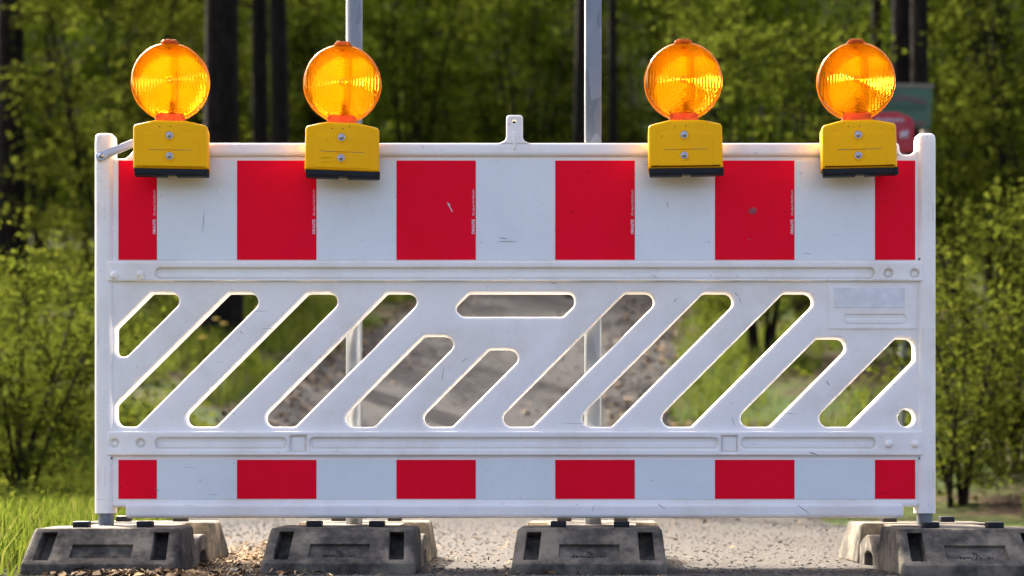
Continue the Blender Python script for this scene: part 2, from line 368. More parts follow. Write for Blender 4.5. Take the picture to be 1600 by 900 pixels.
# type plate area on the right
lab = bpart('label_plate', extruded('label_plate', [rect(1294, 444, 1431, 514, 1.5), rect(1317, 491, 1416, 508, 6)], -.0035, .003, .0012))
bpart('label_sticker', extruded('label_sticker', [rect(1303, 450, 1413, 481, 1)], -.0045, -.0025, .0004, 1), 'sticker')
bpart('groove_rib', extruded('groove_rib', [rect(1321, 498, 1411, 506, 3)], -.002, .003, .0018))
# centre tab with hole and rib
tab = bpart('centre_tab', extruded('centre_tab', [pxl([(778, 226), (791, 220, 8), (791, 181, 5), (817, 181, 5), (817, 220, 8), (830, 226)]), ring(803.5, 191, 3)], -.012, .012, .004))
bpart('tab_rib', extruded('tab_rib', [rect(801.5, 207, 806, 235, 2)], -.0155, -.010, .002))
# end posts
def post(x0, x1):
    zt, zb = Z(208), Z(802); cx = (X(x0)+X(x1))/2; hw = (X(x1)-X(x0))/2
    bm = bmesh.new(); prof = [(zb, 1), (zb+.012, 1.0), (zt-.03, 1), (zt-.012, .985), (zt-.004, .90), (zt-.0005, .72), (zt, .3)]
    sect = rounded([(-1, -1), (1, -1), (1, 1), (-1, 1)], .62, 6); rings = []
    for z, s in prof: rings.append([bm.verts.new((cx+hw*a*s, .022+.030*b*s, z)) for a, b in sect])
    n = len(sect)
    for a, b in zip(rings, rings[1:]):
        for k in range(n): bm.faces.new([a[k], a[(k+1) % n], b[(k+1) % n], b[k]])
    bm.faces.new(rings[0]); bm.faces.new(rings[-1]); me = bm_mesh(bm, 'end_post', 40)
    o = bpart('end_post', me)
    for px in (x0+6.5, x0+17, x0+25):
        for (ya, yb) in ((316, 346), (512, 540), (730, 760)):
            obj('moulding_mark', extruded('moulding_mark', [rect(px-.9, ya, px+.9, yb, .8)], -.0095, -.004, .0008, 1), M['white'], o)
    t = lathe('steel_tube', [(.0195, GZ+.02), (.0195, zb+.02)], 24)
    bm = bmesh.new(); bm.from_mesh(t); bmesh.ops.translate(bm, verts=bm.verts, vec=(cx, .022, 0)); bm.to_mesh(t); bm.free()
    bpart('steel_tube', t, 'tube')
post(147, 178); post(1433, 1463)
# striped sheeting: each field its own sheet
edges = [185, 245.3, 370.5, 494.5, 619.5, 743.5, 867.5, 991.8, 1117, 1241.2, 1367, 1430]
for (ya, yb) in ((251, 406), (718.5, 779.5)):
    for k in range(11):
        a, b = edges[k], edges[k+1]; red = k % 2 == 0
        me = box_me('stripe', X(a)+.0003, X(b)-.0003, -.0016-(.0004 if red else 0), .0006, Z(yb), Z(ya), .0003, 1)
        s = bpart('red_stripe' if red else 'white_stripe', me, 'red' if red else 'sheet')
        if red and ya < 300 and k < 10:
            tm = text_me('sheet_print', 'ORALITE', .0118, .0001, 'LEFT', .0006); tm.transform(Matrix.Translation((X(b)-.0032, -.00235, Z(366))) @ Matrix.Rotation(R(90), 4, 'X') @ Matrix.Rotation(R(90), 4, 'Z') @ Matrix.Diagonal((.78, .78, 1, 1)))
            obj('sheet_print', tm, M['print'], s)
            tm = text_me('sheet_print', '5921, Aufbau B / DIN 67520 & 6171', .0088, .0001, 'LEFT', .0001); tm.transform(Matrix.Translation((X(b)-.0036, -.00235, Z(366)+.046)) @ Matrix.Rotation(R(90), 4, 'X') @ Matrix.Rotation(R(90), 4, 'Z') @ Matrix.Diagonal((.50, .78, 1, 1)))
            obj('sheet_print', tm, M['print'], s)
rv = lathe('rivet', [(0, .003), (.0025, .0022), (.0033, 0)], 12, 'Y')
for a, b in ((1436.5, 405), (174.5, 716), (1437, 716)):
    o = bpart('rivet', rv, 'tube'); o.location = (X(a), -.0225, Z(b)-GZ)
def tri_mark(name, pts, mat, parent=None):
    return bpart(name, extruded(name, [pxl(pts)], -.0026, -.0021, .0001, 1), mat)
tri_mark('scratch', [(698.5, 315.5), (701, 318), (704, 319), (702.5, 320.5), (707.5, 331), (706.3, 331.6), (700.5, 321)], 'print')
tri_mark('scratch', [(1168, 330.5), (1173, 325), (1179, 324), (1183, 328.5), (1180, 334), (1174, 336)], 'sign_pink')
for (a, b, c, d, wd) in [(375, 516, 380, 523, 1.2), (1291, 594, 1297, 604, 2.0), (1148, 457, 1154, 463, 1.5), (1154, 463, 1160, 475, 1.2), (1144, 651, 1148, 667, 1.0), (1263, 706, 1277, 711, 2.2), (1026, 786, 1040, 796, 1.3), (1244, 788, 1266, 804, 1.4),
                         (533, 780, 539, 765, 1.3), (1042, 315, 1044, 325, 1.2), (690, 598, 694, 571, 1.0), (1366, 676, 1373, 686, 2.0), (858, 441, 872, 443.5, 1.1), (1168, 373, 1174, 376, 1.0), (780, 371, 795, 374, 1.4), (776, 377, 812, 377.5, 1.0),
                         (320, 330, 316, 366, .8), (447, 566, 455, 559, 1.0), (720, 566, 733, 558, 1.0), (1053, 472, 1058, 466, 1.6), (925, 800, 928, 788, 1.0), (668, 655, 671, 662, 1.4), (240, 762, 252, 768, .9), (1020, 430, 1026, 436, 1.0)]:
    L_ = math.hypot(c-a, d-b); ux, uy = (c-a)/L_, (d-b)/L_; nx_, ny_ = -uy*wd/2, ux*wd/2
    yb_ = -.0131 if b > 783 else (-.0108 if (b > 676 and b < 712) or (409 < b < 440) else (-.0026 if (251 < b < 406 or 718 < b < 780) else -.0003))
    pts = [(a, b), (a+ux*L_*.3+nx_, b+uy*L_*.3+ny_), (a+ux*L_*.65+nx_*.6, b+uy*L_*.65+ny_*.6), (c, d), (a+ux*L_*.6-nx_*.7, b+uy*L_*.6-ny_*.7), (a+ux*L_*.25-nx_*.4, b+uy*L_*.25-ny_*.4)]
    bm = bmesh.new(); vs_ = [[bm.verts.new((X(p), y_, Z(q_))) for p, q_ in pts] for y_ in (yb_, yb_+.0006)]
    bm.faces.new(vs_[0]); bm.faces.new(vs_[1]); n_ = len(pts)
    for k in range(n_): bm.faces.new([vs_[0][k], vs_[0][(k+1) % n_], vs_[1][(k+1) % n_], vs_[1][k]])
    bpart('scuff', bm_mesh(bm, 'scuff'), 'scuff')
# strap fixed to the left post
def strap():
    a, b = Vector((X(157), Z(247))), Vector((X(212), Z(224))); d = (b-a).normalized(); nrm = Vector((-d.y, d.x))*.0098
    l = rounded([tuple(a-d*.008-nrm)+(.005,), tuple(b-nrm)+(.001,), tuple(b+nrm)+(.001,), tuple(a-d*.008+nrm)+(.005,)], .004)
    o = bpart('steel_strap', extruded('steel_strap', [l], -.0135, -.0100, .0006, 1), 'strap')
    bt = lathe('bolt', [(0, .0075), (.004, .0065), (.0065, .004), (.007, .001), (.0105, .0008), (.0108, 0)], 18, 'Y')
    q = obj('bolt', bt, M['chrome'], o); q.location = (X(160), -.0134, Z(245))
strap()

# ---------------------------------------------------------------- amber warning lamps (local: x, y to the back, z up from the box's underside)
LS = 1/638.0
def lx(px): return (px-263.5)*LS
def lz(py): return (278-py)*LS
def make_lamp():
    r = empty('warning_lamp')
    pts = [(206.5, 266, 2), (206.5, 198, 7), (239, 190, 10), (287, 190, 10), (321, 197, 7), (322.5, 266, 2)]
    body = extruded('battery_box', [[(lx(a), lz(b)) for a, b in rounded(pts, 5)]], -.092, -.022, .0075, 5)
    bo = obj('battery_box', body, M['yellow'], r)
    # raised centre field and seam details
    obj('box_front_field', extruded('box_front_field', [[(lx(a), lz(b)) for a, b in rounded([(222, 262, 3), (222, 212, 6), (238, 208, 6), (243, 195, 6), (283, 195, 6), (289, 208, 6), (307, 212, 6), (307, 262, 3)], 5)]], -.0935, -.085, .0013, 2), M['yellow'], bo)
    obj('seam', extruded('seam', [[(lx(a), lz(b)) for a, b in rounded([(230, 236.2), (298, 236.2), (298, 236.9), (230, 236.9)], 0)]], -.0939, -.09, .0001, 1), M['wood'], bo)
    obj('moulded_bar', extruded('moulded_bar', [[(lx(a), lz(b)) for a, b in rounded([(252, 233.6), (273, 233.6), (273, 236.6), (252, 236.6)], .8)]], -.0955, -.092, .0006, 1), M['yellow'], bo)
    bolt = lathe('bolt', [(0, .0072), (.0028, .0068), (.0052, .0048), (.0061, .0025), (.0063, .0013), (.0088, .0011), (.0092, 0)], 20, 'Y')
    bezel = lathe('bolt_bezel', [(.0102, .0), (.0102, .0018), (.0125, .0018), (.0135, 0)], 22, 'Y')
    for y in (214, 246):
        o = obj('bolt', bolt, M['chrome'], r, (lx(262.5), -.0934, lz(y))); obj('bolt_bezel', bezel, M['yellow'], o, (0, 0, 0))
    dot = lathe('drill_hole', [(0, .0004), (.0014, .0004), (.0014, 0)], 10, 'Y')
    for (a, b) in ((247.5, 201), (264.5, 200.5)): obj('drill_hole', dot, M['black'], bo, (lx(a), -.0936, lz(b)))
    # black tray: lip in two halves
    tray = [(207.5, 265.5), (322.5, 265.5), (322.5, 276, 1), (273, 277, 1), (273, 274.5), (259, 274.5), (259, 277, 1), (209, 277, 1)]
    obj('base_tray', extruded('base_tray', [[(lx(a), lz(b)) for a, b in rounded(tray, .5)]], -.091, -.062, .0015, 2), M['black'], r)
    for a, b in ((211, 257), (275, 319)):
        obj('tray_lip', extruded('tray_lip', [[(lx(u), lz(v)) for u, v in rounded([(a, 267.3), (b, 267.3), (b, 274.5), (a, 274.5)], 1.5)]], -.0932, -.09, .0008, 1), M['black'], r)
    obj('tray_hook', extruded('tray_hook', [[(lx(u), lz(v)) for u, v in rounded([(318.5, 265.6), (323.5, 265.6), (323.8, 277.5), (318.5, 278)], 1)]], -.096, -.088, .0008, 1), M['black'], r)
    # clamp to the rail, behind the box
    obj('clamp', box_me('clamp', lx(225), lx(302), -.0142, -.0105, lz(262), lz(200), .0008), M['black'], r)
    # lens: grooved front shell, ribbed back shell, rim, neck, clip
    C = (lx(261.5), -.050, lz(125)); RAD = 60.3*LS; TH = .024
    n = 128; prof = []; NR = 26
    for k in range(NR+1):
        rr = RAD*.965*k/NR; bulge = TH-.006*(rr/RAD)**2
        prof.append((rr, bulge)); 
        if k < NR: prof.append((rr+RAD*.965/NR*.5, bulge+.0016))
    prof += [(RAD*.985, TH-.0085), (RAD, TH-.012)]
    fs = lathe('front_lens', prof, n, 'Y', 15)
    if sum(p.normal.y*p.area for p in fs.polygons) > 0: fs.flip_normals()
    lens = obj('front_lens', fs, M['lens'], r, C)
    # back shell with vertical ribs
    gx_ = np.linspace(-1, 1, 121); gr = np.linspace(0, 1, 18); th = np.linspace(0, 2*math.pi, 121)[:-1]
    V = [(0, TH-.004, 0)]; Fc = []
    for i, a in enumerate(gr[1:]):
        for tt in th:
            x_ = a*RAD*math.cos(tt); z_ = a*RAD*math.sin(tt); V.append((x_, TH-.004-.006*a*a+.0011*abs(math.sin(x_*math.pi/.0085))*(1-a**6)-(.008 if a == 1 else 0), z_))
    nn = len(th)
    bm = bmesh.new(); vv = [bm.verts.new(v) for v in V]
    for k in range(nn): bm.faces.new([vv[0], vv[1+k], vv[1+(k+1) % nn]])
    for i in range(len(gr)-2):
        for k in range(nn): bm.faces.new([vv[1+i*nn+k], vv[1+(i+1)*nn+k], vv[1+(i+1)*nn+(k+1) % nn], vv[1+i*nn+(k+1) % nn]])
    obj('back_lens', bm_mesh(bm, 'back_lens', 15), M['lens_back'], r, C)
    obj('lens_rim', lathe('lens_rim', [(RAD*.985, -TH+.010), (RAD*1.005, -TH+.010), (RAD*1.005, -.002), (RAD*1.018, -.0015), (RAD*1.018, .0015), (RAD*1.005, .002), (RAD*1.005, TH-.011), (RAD*.985, TH-.011)], 96, 'Y', 30), M['lens'], r, C)
    obj('neck', extruded('neck', [[(lx(a), lz(b)) for a, b in rounded([(238, 191), (240, 180), (243, 176), (281, 176), (284, 180), (286, 191)], 2)]], -.072, -.030, .003), M['lens'], r)
    # carrier inside the lens
    ca = obj('lens_carrier', extruded('lens_carrier', [[(lx(a), lz(b)) for a, b in rounded([(257.5, 190), (257.5, 72), (268.5, 72), (268.5, 190)], 1)]], -.052, -.049, .001, 1), M['lens_back'], r)
    for k in range(7): obj('carrier_rib', box_me('carrier_rib', lx(258.5), lx(267.5), -.062, -.055, lz(173-3*k), lz(173-3*k)+.0018), M['wood'], ca)
    hub = lathe('lens_hub', [(.0095, .0), (.0095, .0016), (.0075, .0022), (.0065, .0008), (0, .0006)], 28, 'Y'); obj('lens_hub', hub, M['lens'], lens, (0, -TH-.0002, 0))
    sc_ = lathe('lens_screw', [(0, .0009), (.0022, .0009), (.0030, 0)], 12, 'Y')
    for (a, b) in ((261.5, 75), (240.5, 175.5), (288, 174.5)):
        ax, az = lx(a)-C[0], lz(b)-C[2]; rr = math.hypot(ax, az)
        obj('lens_screw', sc_, M['wood'], lens, (ax, -(TH-.006*(rr/RAD)**2-.001), az))
    cl = obj('top_clip', extruded('top_clip', [[(lx(a), lz(b)) for a, b in rounded([(246, 69, 2), (248, 63.5, 3), (252, 60.5, 2), (270.5, 60.5, 2), (274.5, 63.5, 3), (276.5, 69, 2)], 2)]], -.066, -.034, .002), M['lens'], r)
    rb = box_me('clip_ridge', -.0012, .0012, -.0685, -.034, lz(66.5), lz(59.3), .0008)
    for k in range(6): obj('clip_ridge', rb, M['lens'], cl, (lx(253+3.4*k), 0, 0))
    return r
lamp0 = make_lamp()
lamps = [((264, 276, 4.11), 0, 'amber warning lamp at the left end, beside the steel strap', 6),
         ((531.5, 279, 4.11), -1.3, 'amber warning lamp in front of the left steel pole', 5),
         ((1071.5, 275, 4.11), 0, 'amber warning lamp just right of the square galvanised pole', -4),
         ((1344, 275, 4.11), .2, 'amber warning lamp at the right end, in front of the red sign', -6)]
for k, (p, tilt, label, yaw) in enumerate(lamps):
    o = lamp0 if k == 0 else copy_tree(lamp0)
    x_, y_, z_ = P(*p); o.location = (x_-.062*math.sin(R(yaw)), 0, z_); o.rotation_euler = (0, R(-tilt), R(yaw))
    tag(o, label, 'warning lamp', 'amber lamps along the top of the barrier')

# ---------------------------------------------------------------- rubber feet
FW, FH = .180, .105
def make_foot():
    r = empty('rubber_foot')
    zs = [(0, -.398), (.026, -.400), (.034, -.388), (.040, -.381), (.069, -.347), (.096, -.316), (FH, -.306)]
    xc = [-1, -.86, -.66, -.40, .40, .66, .86, 1]
    def lobe(name, sgn, full):
        bm = bmesh.new(); G = []
        for (z, y) in zs:
            hw = FW-.011*(z/FH); G.append([bm.verts.new((c*hw, y, z)) for c in xc])
        back_t = [bm.verts.new((c*(FW-.011), -.122, FH)) for c in xc]; back_b = [bm.verts.new((c*FW, -.118, 0)) for c in xc]
        rows = G+[back_t, back_b]; slot = set(); rec = set()
        if full:
            for i in (2, 3, 4): slot |= {(i, 1), (i, 5)}
            rec = {(3, 3)}
        for i in range(len(rows)-1):
            for j in range(len(xc)-1):
                if (i, j) in slot or (i, j) in rec: continue
                bm.faces.new([rows[i][j], rows[i][j+1], rows[i+1][j+1], rows[i+1][j]])
        for s in (0, -1):
            bm.faces.new([rw[s] for rw in rows])
        bm.faces.new([rows[0][j] for j in range(8)]+[rows[-1][j] for j in range(7, -1, -1)])
        def sink(cells, d):
            cache = {}
            def low(i, j):
                if (i, j) not in cache: cache[i, j] = bm.verts.new(rows[i][j].co+Vector(d))
                return cache[i, j]
            for (i, j) in cells:
                bm.faces.new([low(i, j), low(i, j+1), low(i+1, j+1), low(i+1, j)])
                for (a, b, nb) in (((i, j), (i, j+1), (i-1, j)), ((i+1, j), (i+1, j+1), (i+1, j)), ((i, j), (i+1, j), (i, j-1)), ((i, j+1), (i+1, j+1), (i, j+1))):
                    if nb not in cells: bm.faces.new([rows[a[0]][a[1]], rows[b[0]][b[1]], low(*b), low(*a)])
        if full:
            sink({(2, 1), (3, 1), (4, 1)}, (0, .055, -.012)); sink({(2, 5), (3, 5), (4, 5)}, (0, .055, -.012)); sink(rec, (0, .010, -.006))
        if sgn < 0:
            bmesh.ops.rotate(bm, verts=bm.verts, matrix=Matrix.Rotation(math.pi, 3, 'Z'))
        bmesh.ops.recalc_face_normals(bm, faces=bm.faces)
        lim = lambda e: len(e.link_faces) == 2 and e.calc_face_angle(0) > R(25)
        big = [e for e in bm.edges if lim(e) and all(abs(abs(v.co.x)-(FW-.011*(v.co.z/FH))) < .001 for v in e.verts)]
        bmesh.ops.bevel(bm, geom=big, offset=.011, segments=3, profile=.6, affect='EDGES', clamp_overlap=True)
        sm = [e for e in bm.edges if lim(e) and e.calc_length() > .012 and e.calc_face_angle(0) > R(40)]
        bmesh.ops.bevel(bm, geom=sm, offset=.0022, segments=2, profile=.6, affect='EDGES', clamp_overlap=True)
        return obj(name, bm_mesh(bm, name, 45), M['rubber'], r)
    fl = lobe('front_lobe', 1, True); lobe('rear_lobe', -1, True)
    obj('middle_block', box_me('middle_block', -.112, .112, -.119, .119, 0, FH-.002), M['rubber'], r)
    for s in (-1, 1):
        arc = [(-.119+.238*k/12, .052+.028*math.sin(math.pi*k/12)) for k in range(13)]
        loop = [(-.119, 0), (-.055, 0), (-.050, .030), (-.02, .038), (.02, .038), (.050, .030), (.055, 0), (.119, 0)]+arc[::-1]
        me = extruded('carry_handle', [loop], .100, .174, .004, 2)
        me.transform(Matrix.Rotation(R(90*s), 4, 'Z')); 
        if s > 0: me.transform(Matrix.Diagonal((-1, 1, 1, 1))); me.flip_normals()
        if s < 0: me.transform(Matrix.Diagonal((-1, 1, 1, 1))); me.flip_normals()
        obj('carry_handle', me, M['rubber'], r)
    nb = box_me('stacking_knob', -.0185, .0185, -.017, .017, FH-.004, FH+.0145, .0035)
    for a in (-.075, .075):
        for b in (-.235, .235): obj('stacking_knob', nb, M['black'], r, (a, b, 0))
    # lettering in the recess
    nrm_ang = math.atan2(.029, .034)
    for s, size, u in (('TL', .0145, .0172), ('ZRTV-SA   K1', .0135, .0035)):
        tm = text_me('lettering', s, size, .0012, 'CENTER', .0002)
        d = Vector((0, .034, .029)).normalized()
        p0 = Vector((0, -.381+.010, .040-.006))+d*u
        tm.transform(Matrix.Translation(p0) @ Matrix.Rotation(nrm_ang, 4, 'X')); obj('lettering', tm, M['black'], fl)
    return r
foot0 = make_foot()
feet = [(-.950, .03, 1.0, 'dark rubber foot under the left end post of the barrier', 1.0),
        (-.393, .065, -1.2, 'dark rubber foot carrying the left steel pole', 1.0),
        (.200, .04, -3.5, 'dark rubber foot carrying the right galvanised pole', 1.0),
        (1.060, -.02, -1.0, 'dusty rubber foot under the right end post of the barrier', 1.0)]
for k, (x_, y_, rz_, label, s) in enumerate(feet):
    o = foot0 if k == 0 else copy_tree(foot0)
    o.location = (x_, y_, GZ-.002); o.rotation_euler = (0, 0, R(rz_)); tag(o, label, 'barrier foot', 'rubber feet under the barrier')

# ---------------------------------------------------------------- poles standing in the middle feet
def pole(px, label, square):
    x_, _, _ = P(px, 500, 4.285)
    r = tag(empty('steel_pole', (x_, .085, GZ+.08)), label, 'pole')
    h = 2.6; hw = .021
    sect = rounded([(-hw, -hw), (hw, -hw), (hw, hw), (-hw, hw)], .006 if square else .0205, 5)
    bm = bmesh.new(); rings = [[bm.verts.new((a, b, z)) for a, b in sect] for z in np.linspace(0, h, 14)]
    n = len(sect)
    for a, b in zip(rings, rings[1:]):
        for k in range(n): bm.faces.new([a[k], a[(k+1) % n], b[(k+1) % n], b[k]])
    bm.faces.new(rings[0]); bm.faces.new(rings[-1])
    obj('tube', bm_mesh(bm, 'tube', 40), M['galv'], r)
    obj('end_cap', box_me('end_cap', -.022, .022, -.022, .022, h, h+.012, .004), M['black'], r)
pole(553.5, 'round steel pole behind the second lamp from the left', False)
pole(926.5, 'square galvanised pole right of the centre tab', True)

# ---------------------------------------------------------------- vegetation
def tube_pts(bm, pts, r0, r1, n=7):
    rings = []; m_ = len(pts)
    for i, p in enumerate(pts):
        p = Vector(p); d = (Vector(pts[min(i+1, m_-1)])-Vector(pts[max(i-1, 0)])).normalized()
        u = d.orthogonal().normalized(); v = d.cross(u); rr = r0+(r1-r0)*i/(m_-1)
        rings.append([bm.verts.new(p+u*rr*math.cos(2*math.pi*k/n)+v*rr*math.sin(2*math.pi*k/n)) for k in range(n)])
    for a, b in zip(rings, rings[1:]):
        sh = min(range(n), key=lambda s: (a[0].co-b[s].co).length)
        for k in range(n): bm.faces.new([a[k], a[(k+1) % n], b[(k+1+sh) % n], b[(k+sh) % n]])
def leaf_mesh(name, pos, size, rg, flat=.55):
    """one folded diamond per leaf"""
    N = len(pos); size = size*rg.uniform(.65, 1.25, N)
    az = rg.uniform(0, 2*np.pi, N); tilt = rg.normal(-.25, flat, N)
    d = np.stack([np.cos(az)*np.cos(tilt), np.sin(az)*np.cos(tilt), np.sin(tilt)], 1)
    up = np.stack([rg.normal(0, flat, N), rg.normal(0, flat, N), np.ones(N)], 1)
    sd_ = np.cross(d, up); sd_ /= np.linalg.norm(sd_, axis=1)[:, None]+1e-9; nr = np.cross(sd_, d)
    L = size[:, None]; b = pos; tip = pos+d*L; mid = pos+d*L*.45
    l = mid+sd_*L*.32+nr*L*.08; r = mid-sd_*L*.32+nr*L*.08
    V = np.stack([b, l, tip, r], 1).reshape(-1, 3); Fq = np.arange(4*N).reshape(N, 4)
    return raw_mesh(name, V, Fq, 4)
def bush_meshes(seed, h, rad, nleaf, leaf, nst=7, low=.05, clump=.16):
    """stems fanning out from the base with twigs; leaves sit in sprays along the twigs"""
    rr = random.Random(seed); rg = np.random.default_rng(seed); bm = bmesh.new(); anchors = []
    for s_ in range(nst):
        a = 2*math.pi*(s_+rr.random()*.7)/nst; lean = rr.uniform(.25, 1)*rad; hh = h*rr.uniform(.7, 1)
        b0 = Vector((rr.uniform(-.08, .08)*rad, rr.uniform(-.08, .08)*rad, 0))
        pts = [b0+Vector((math.cos(a)*lean*t**1.4+rr.uniform(-.04, .04)*rad*t, math.sin(a)*lean*t**1.4+rr.uniform(-.04, .04)*rad*t, hh*t)) for t in np.linspace(0, 1, 7)]
        tube_pts(bm, pts, .010*h**.7+.004, .003, 5)
        for k in range(int(6+h*2.2)):
            t = rr.uniform(low+.08, 1); i = min(int(t*6), 5); p = pts[i].lerp(pts[i+1], t*6-i)
            a2 = a+rr.uniform(-1.6, 1.6); ln = rad*rr.uniform(.25, .62)*(1.15-t*.6)
            tw = [p, p+Vector((math.cos(a2)*ln*.5, math.sin(a2)*ln*.5, ln*.22)), p+Vector((math.cos(a2)*ln, math.sin(a2)*ln, ln*.18+rr.uniform(-.1, .1)*ln))]
            tube_pts(bm, tw, .004+.002*h**.5, .0015, 4)
            for u in np.linspace(.15, 1, 9):
                anchors.append(tw[0].lerp(tw[1], u*2) if u < .5 else tw[1].lerp(tw[2], u*2-1))
    stem = bm_mesh(bm, 'stems', 60)
    A = np.array([tuple(v) for v in anchors]); ii = rg.integers(0, len(A), nleaf)
    pos = A[ii]+rg.normal(0, 1, (nleaf, 3))*np.array([clump, clump, clump*.5])*rad
    pos = pos[pos[:, 2] > low*h*.5]
    return stem, leaf_mesh('crown', pos, leaf, rg)
def tree_meshes(seed, h, base, rad, trunk_r, nleaf, leaf):
    rr = random.Random(seed); rg = np.random.default_rng(seed); bm = bmesh.new(); anchors = []
    wx, wy = rr.uniform(-.12, .12), rr.uniform(-.12, .12)
    ctr = lambda t: Vector((wx*math.sin(t*9), wy*math.sin(t*7+.4)-wy*math.sin(.4), h*t))
    pts = [ctr(t) for t in np.linspace(0, 1, 16)]
    rings = []; n = 12
    for i, p in enumerate(pts):
        t = i/15; rad_ = trunk_r*(1-.82*t)*(1+.45*math.exp(-t*h/.35)); ph = rr.uniform(-.05, .05)
        rings.append([bm.verts.new(p+Vector((math.cos(2*math.pi*k/n+ph), math.sin(2*math.pi*k/n+ph), 0))*rad_*(1+.07*math.sin(k*2.4+i))) for k in range(n)])
    for a, b in zip(rings, rings[1:]):
        for k in range(n): bm.faces.new([a[k], a[(k+1) % n], b[(k+1) % n], b[k]])
    for k in range(16):
        t = base/h+(1-base/h)*rr.random()**.9*.95; p = ctr(t); a = rr.uniform(0, 2*math.pi); ln = rad*rr.uniform(.6, 1.1)*(1.15-.6*(t-base/h)/(1-base/h))
        q = [p+Vector((math.cos(a)*ln*u, math.sin(a)*ln*u, ln*(.45*u-.12*u*u)+rr.uniform(-.1, .1)*u)) for u in np.linspace(0, 1, 5)]
        tube_pts(bm, q, trunk_r*.28*(1.1-t*.7), .012, 5)
        for u in np.linspace(.3, 1, 8): i = min(int(u*4), 3); anchors.append(q[i].lerp(q[i+1], u*4-i))
    for k in range(5):        # short dead branch stubs low on the trunk
        t = rr.uniform(.12, .45); p = ctr(t); a = rr.uniform(0, 2*math.pi); ln = rr.uniform(.4, 1.2)
        tube_pts(bm, [p, p+Vector((math.cos(a)*ln*.5, math.sin(a)*ln*.5, .05)), p+Vector((math.cos(a)*ln, math.sin(a)*ln, -.05+rr.random()*.2))], .022, .006, 4)
    trunk = bm_mesh(bm, 'trunk', 60)
    A = np.array([tuple(v) for v in anchors]); ii = rg.integers(0, len(A), nleaf)
    pos = A[ii]+rg.normal(0, 1, (nleaf, 3))*np.array([.26, .26, .16])*rad
    return trunk, leaf_mesh('crown', pos, leaf, rg)
def place(name, meshes, mats, parts, px, D, scale, rz, label, cat, group, sz=1.0):
    x_, y_, _ = P(px, 500, D)
    r = tag(empty(name, (x_, y_, float(H(x_, y_))-.03), rz), label, cat, group)
    for me, mt, pn in zip(meshes, mats, parts):
        o = obj(pn, me, mt, r); o.scale = (scale, scale, scale*sz)
    return r
# tall trees: their crowns close high above, the picture shows the trunks
trunks = [(343, 16, .150, 'thick dark tree trunk behind the gap between the two left lamps'),
          (411, 19, .085, 'slim dark tree trunk nearest to the thick trunk, on its right'),
          (446, 18.5, .095, 'dark tree trunk a little left of the second lamp'),
          (894, 21, .068, 'thin dark tree trunk just left of the square galvanised pole'),
          (962, 27, .07, 'thin dark tree trunk between the square pole and the third lamp'),
          (1380, 15.2, .045, 'slender dark tree trunk closest to the right lamp'),
          (1408, 14.3, .075, 'dark tree trunk directly above the green board'),
          (1441, 14.0, .068, 'dark tree trunk above the right end post of the barrier'),
          (1520, 26, .16, 'dark tree trunk beyond the right end of the barrier'),
          (1575, 30, .18, 'dark tree trunk at the far right edge of the picture'),
          (14, 20.2, .15, 'dark tree trunk at the far left edge of the picture')]
for k, (px, D, r_, label) in enumerate(trunks):
    x_, y_, _ = P(px, 500, D); root = tag(empty('forest_tree', (x_, y_, float(H(x_, y_))-.1), 1.3*k), label, 'tree', 'tall trees in the forest')
    tm, lm = tree_meshes(300+k, 27, 19.5, 3.2, r_*1.12, 2600, .21)
    o = obj('trunk', tm, M['bark'], root)
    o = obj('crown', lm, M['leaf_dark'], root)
# understorey
BV = [bush_meshes(20, 6.0, 2.0, 9000, .085, 8, .04, .085), bush_meshes(21, 5.0, 1.9, 8000, .085, 7, .03, .08), bush_meshes(22, 6.5, 1.6, 8000, .075, 6, .05, .09),
      bush_meshes(23, 2.0, .9, 5200, .055, 9, .02, .13), bush_meshes(24, 1.7, 1.0, 4800, .05, 8, .02, .13)]
young = [(55, 25, 0, 1.2, 'leafy young tree at the far left edge of the picture'),
         (160, 19.5, 1, 1.0, 'leafy young tree rising behind the left end post'),
         (225, 22, 2, .85, 'leafy young tree behind the leftmost lamp'),
         (395, 27, 1, 1.1, 'low leafy young tree at the foot of the dark trunks on the left'),
         (300, 27, 0, .9, 'leafy young tree just left of the thick dark trunk'),
         (510, 28, 0, 1.1, 'leafy young tree behind the second lamp'),
         (640, 27, 2, 1.15, 'leafy young tree right of the left steel pole'),
         (730, 31, 1, 1.3, 'leafy young tree left of the centre tab'),
         (820, 29, 0, 1.15, 'leafy young tree behind the centre tab'),
         (915, 32, 2, 1.2, 'leafy young tree behind the square galvanised pole'),
         (1000, 30, 1, 1.1, 'dark leafy young tree left of the third lamp'),
         (1090, 28, 2, 1.05, 'dark leafy young tree behind the third lamp'),
         (1190, 14.5, 1, .72, 'bright green young tree between the two right lamps'),
         (1265, 16.5, 0, .75, 'bright green young tree just left of the right lamp'),
         (1340, 24, 2, .9, 'leafy young tree hidden mostly by the right lamp'),
         (1486, 17, 2, .75, 'leafy young tree right of the green board'),
         (1560, 18, 0, .9, 'leafy young tree near the right edge of the picture'),
         (1610, 15, 1, .9, 'leafy young tree cut by the right edge of the picture')]
for k, (px, D, v_, s_, label) in enumerate(young):
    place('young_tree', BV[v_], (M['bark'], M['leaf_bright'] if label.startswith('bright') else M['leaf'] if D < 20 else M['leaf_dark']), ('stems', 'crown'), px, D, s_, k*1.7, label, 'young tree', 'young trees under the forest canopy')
shrubs = [(30, 8.6, 3, .62, 'low shrub in the grass at the far left edge'), (100, 10.5, 4, .85, 'low shrub left of the left end post'), (1500, 8.5, 4, .75, 'low shrub right of the right end post'), (1310, 16, 4, .55, 'low shrub seen through the slots left of the label plate'), (1585, 9.5, 3, .9, 'low shrub at the far right edge')]
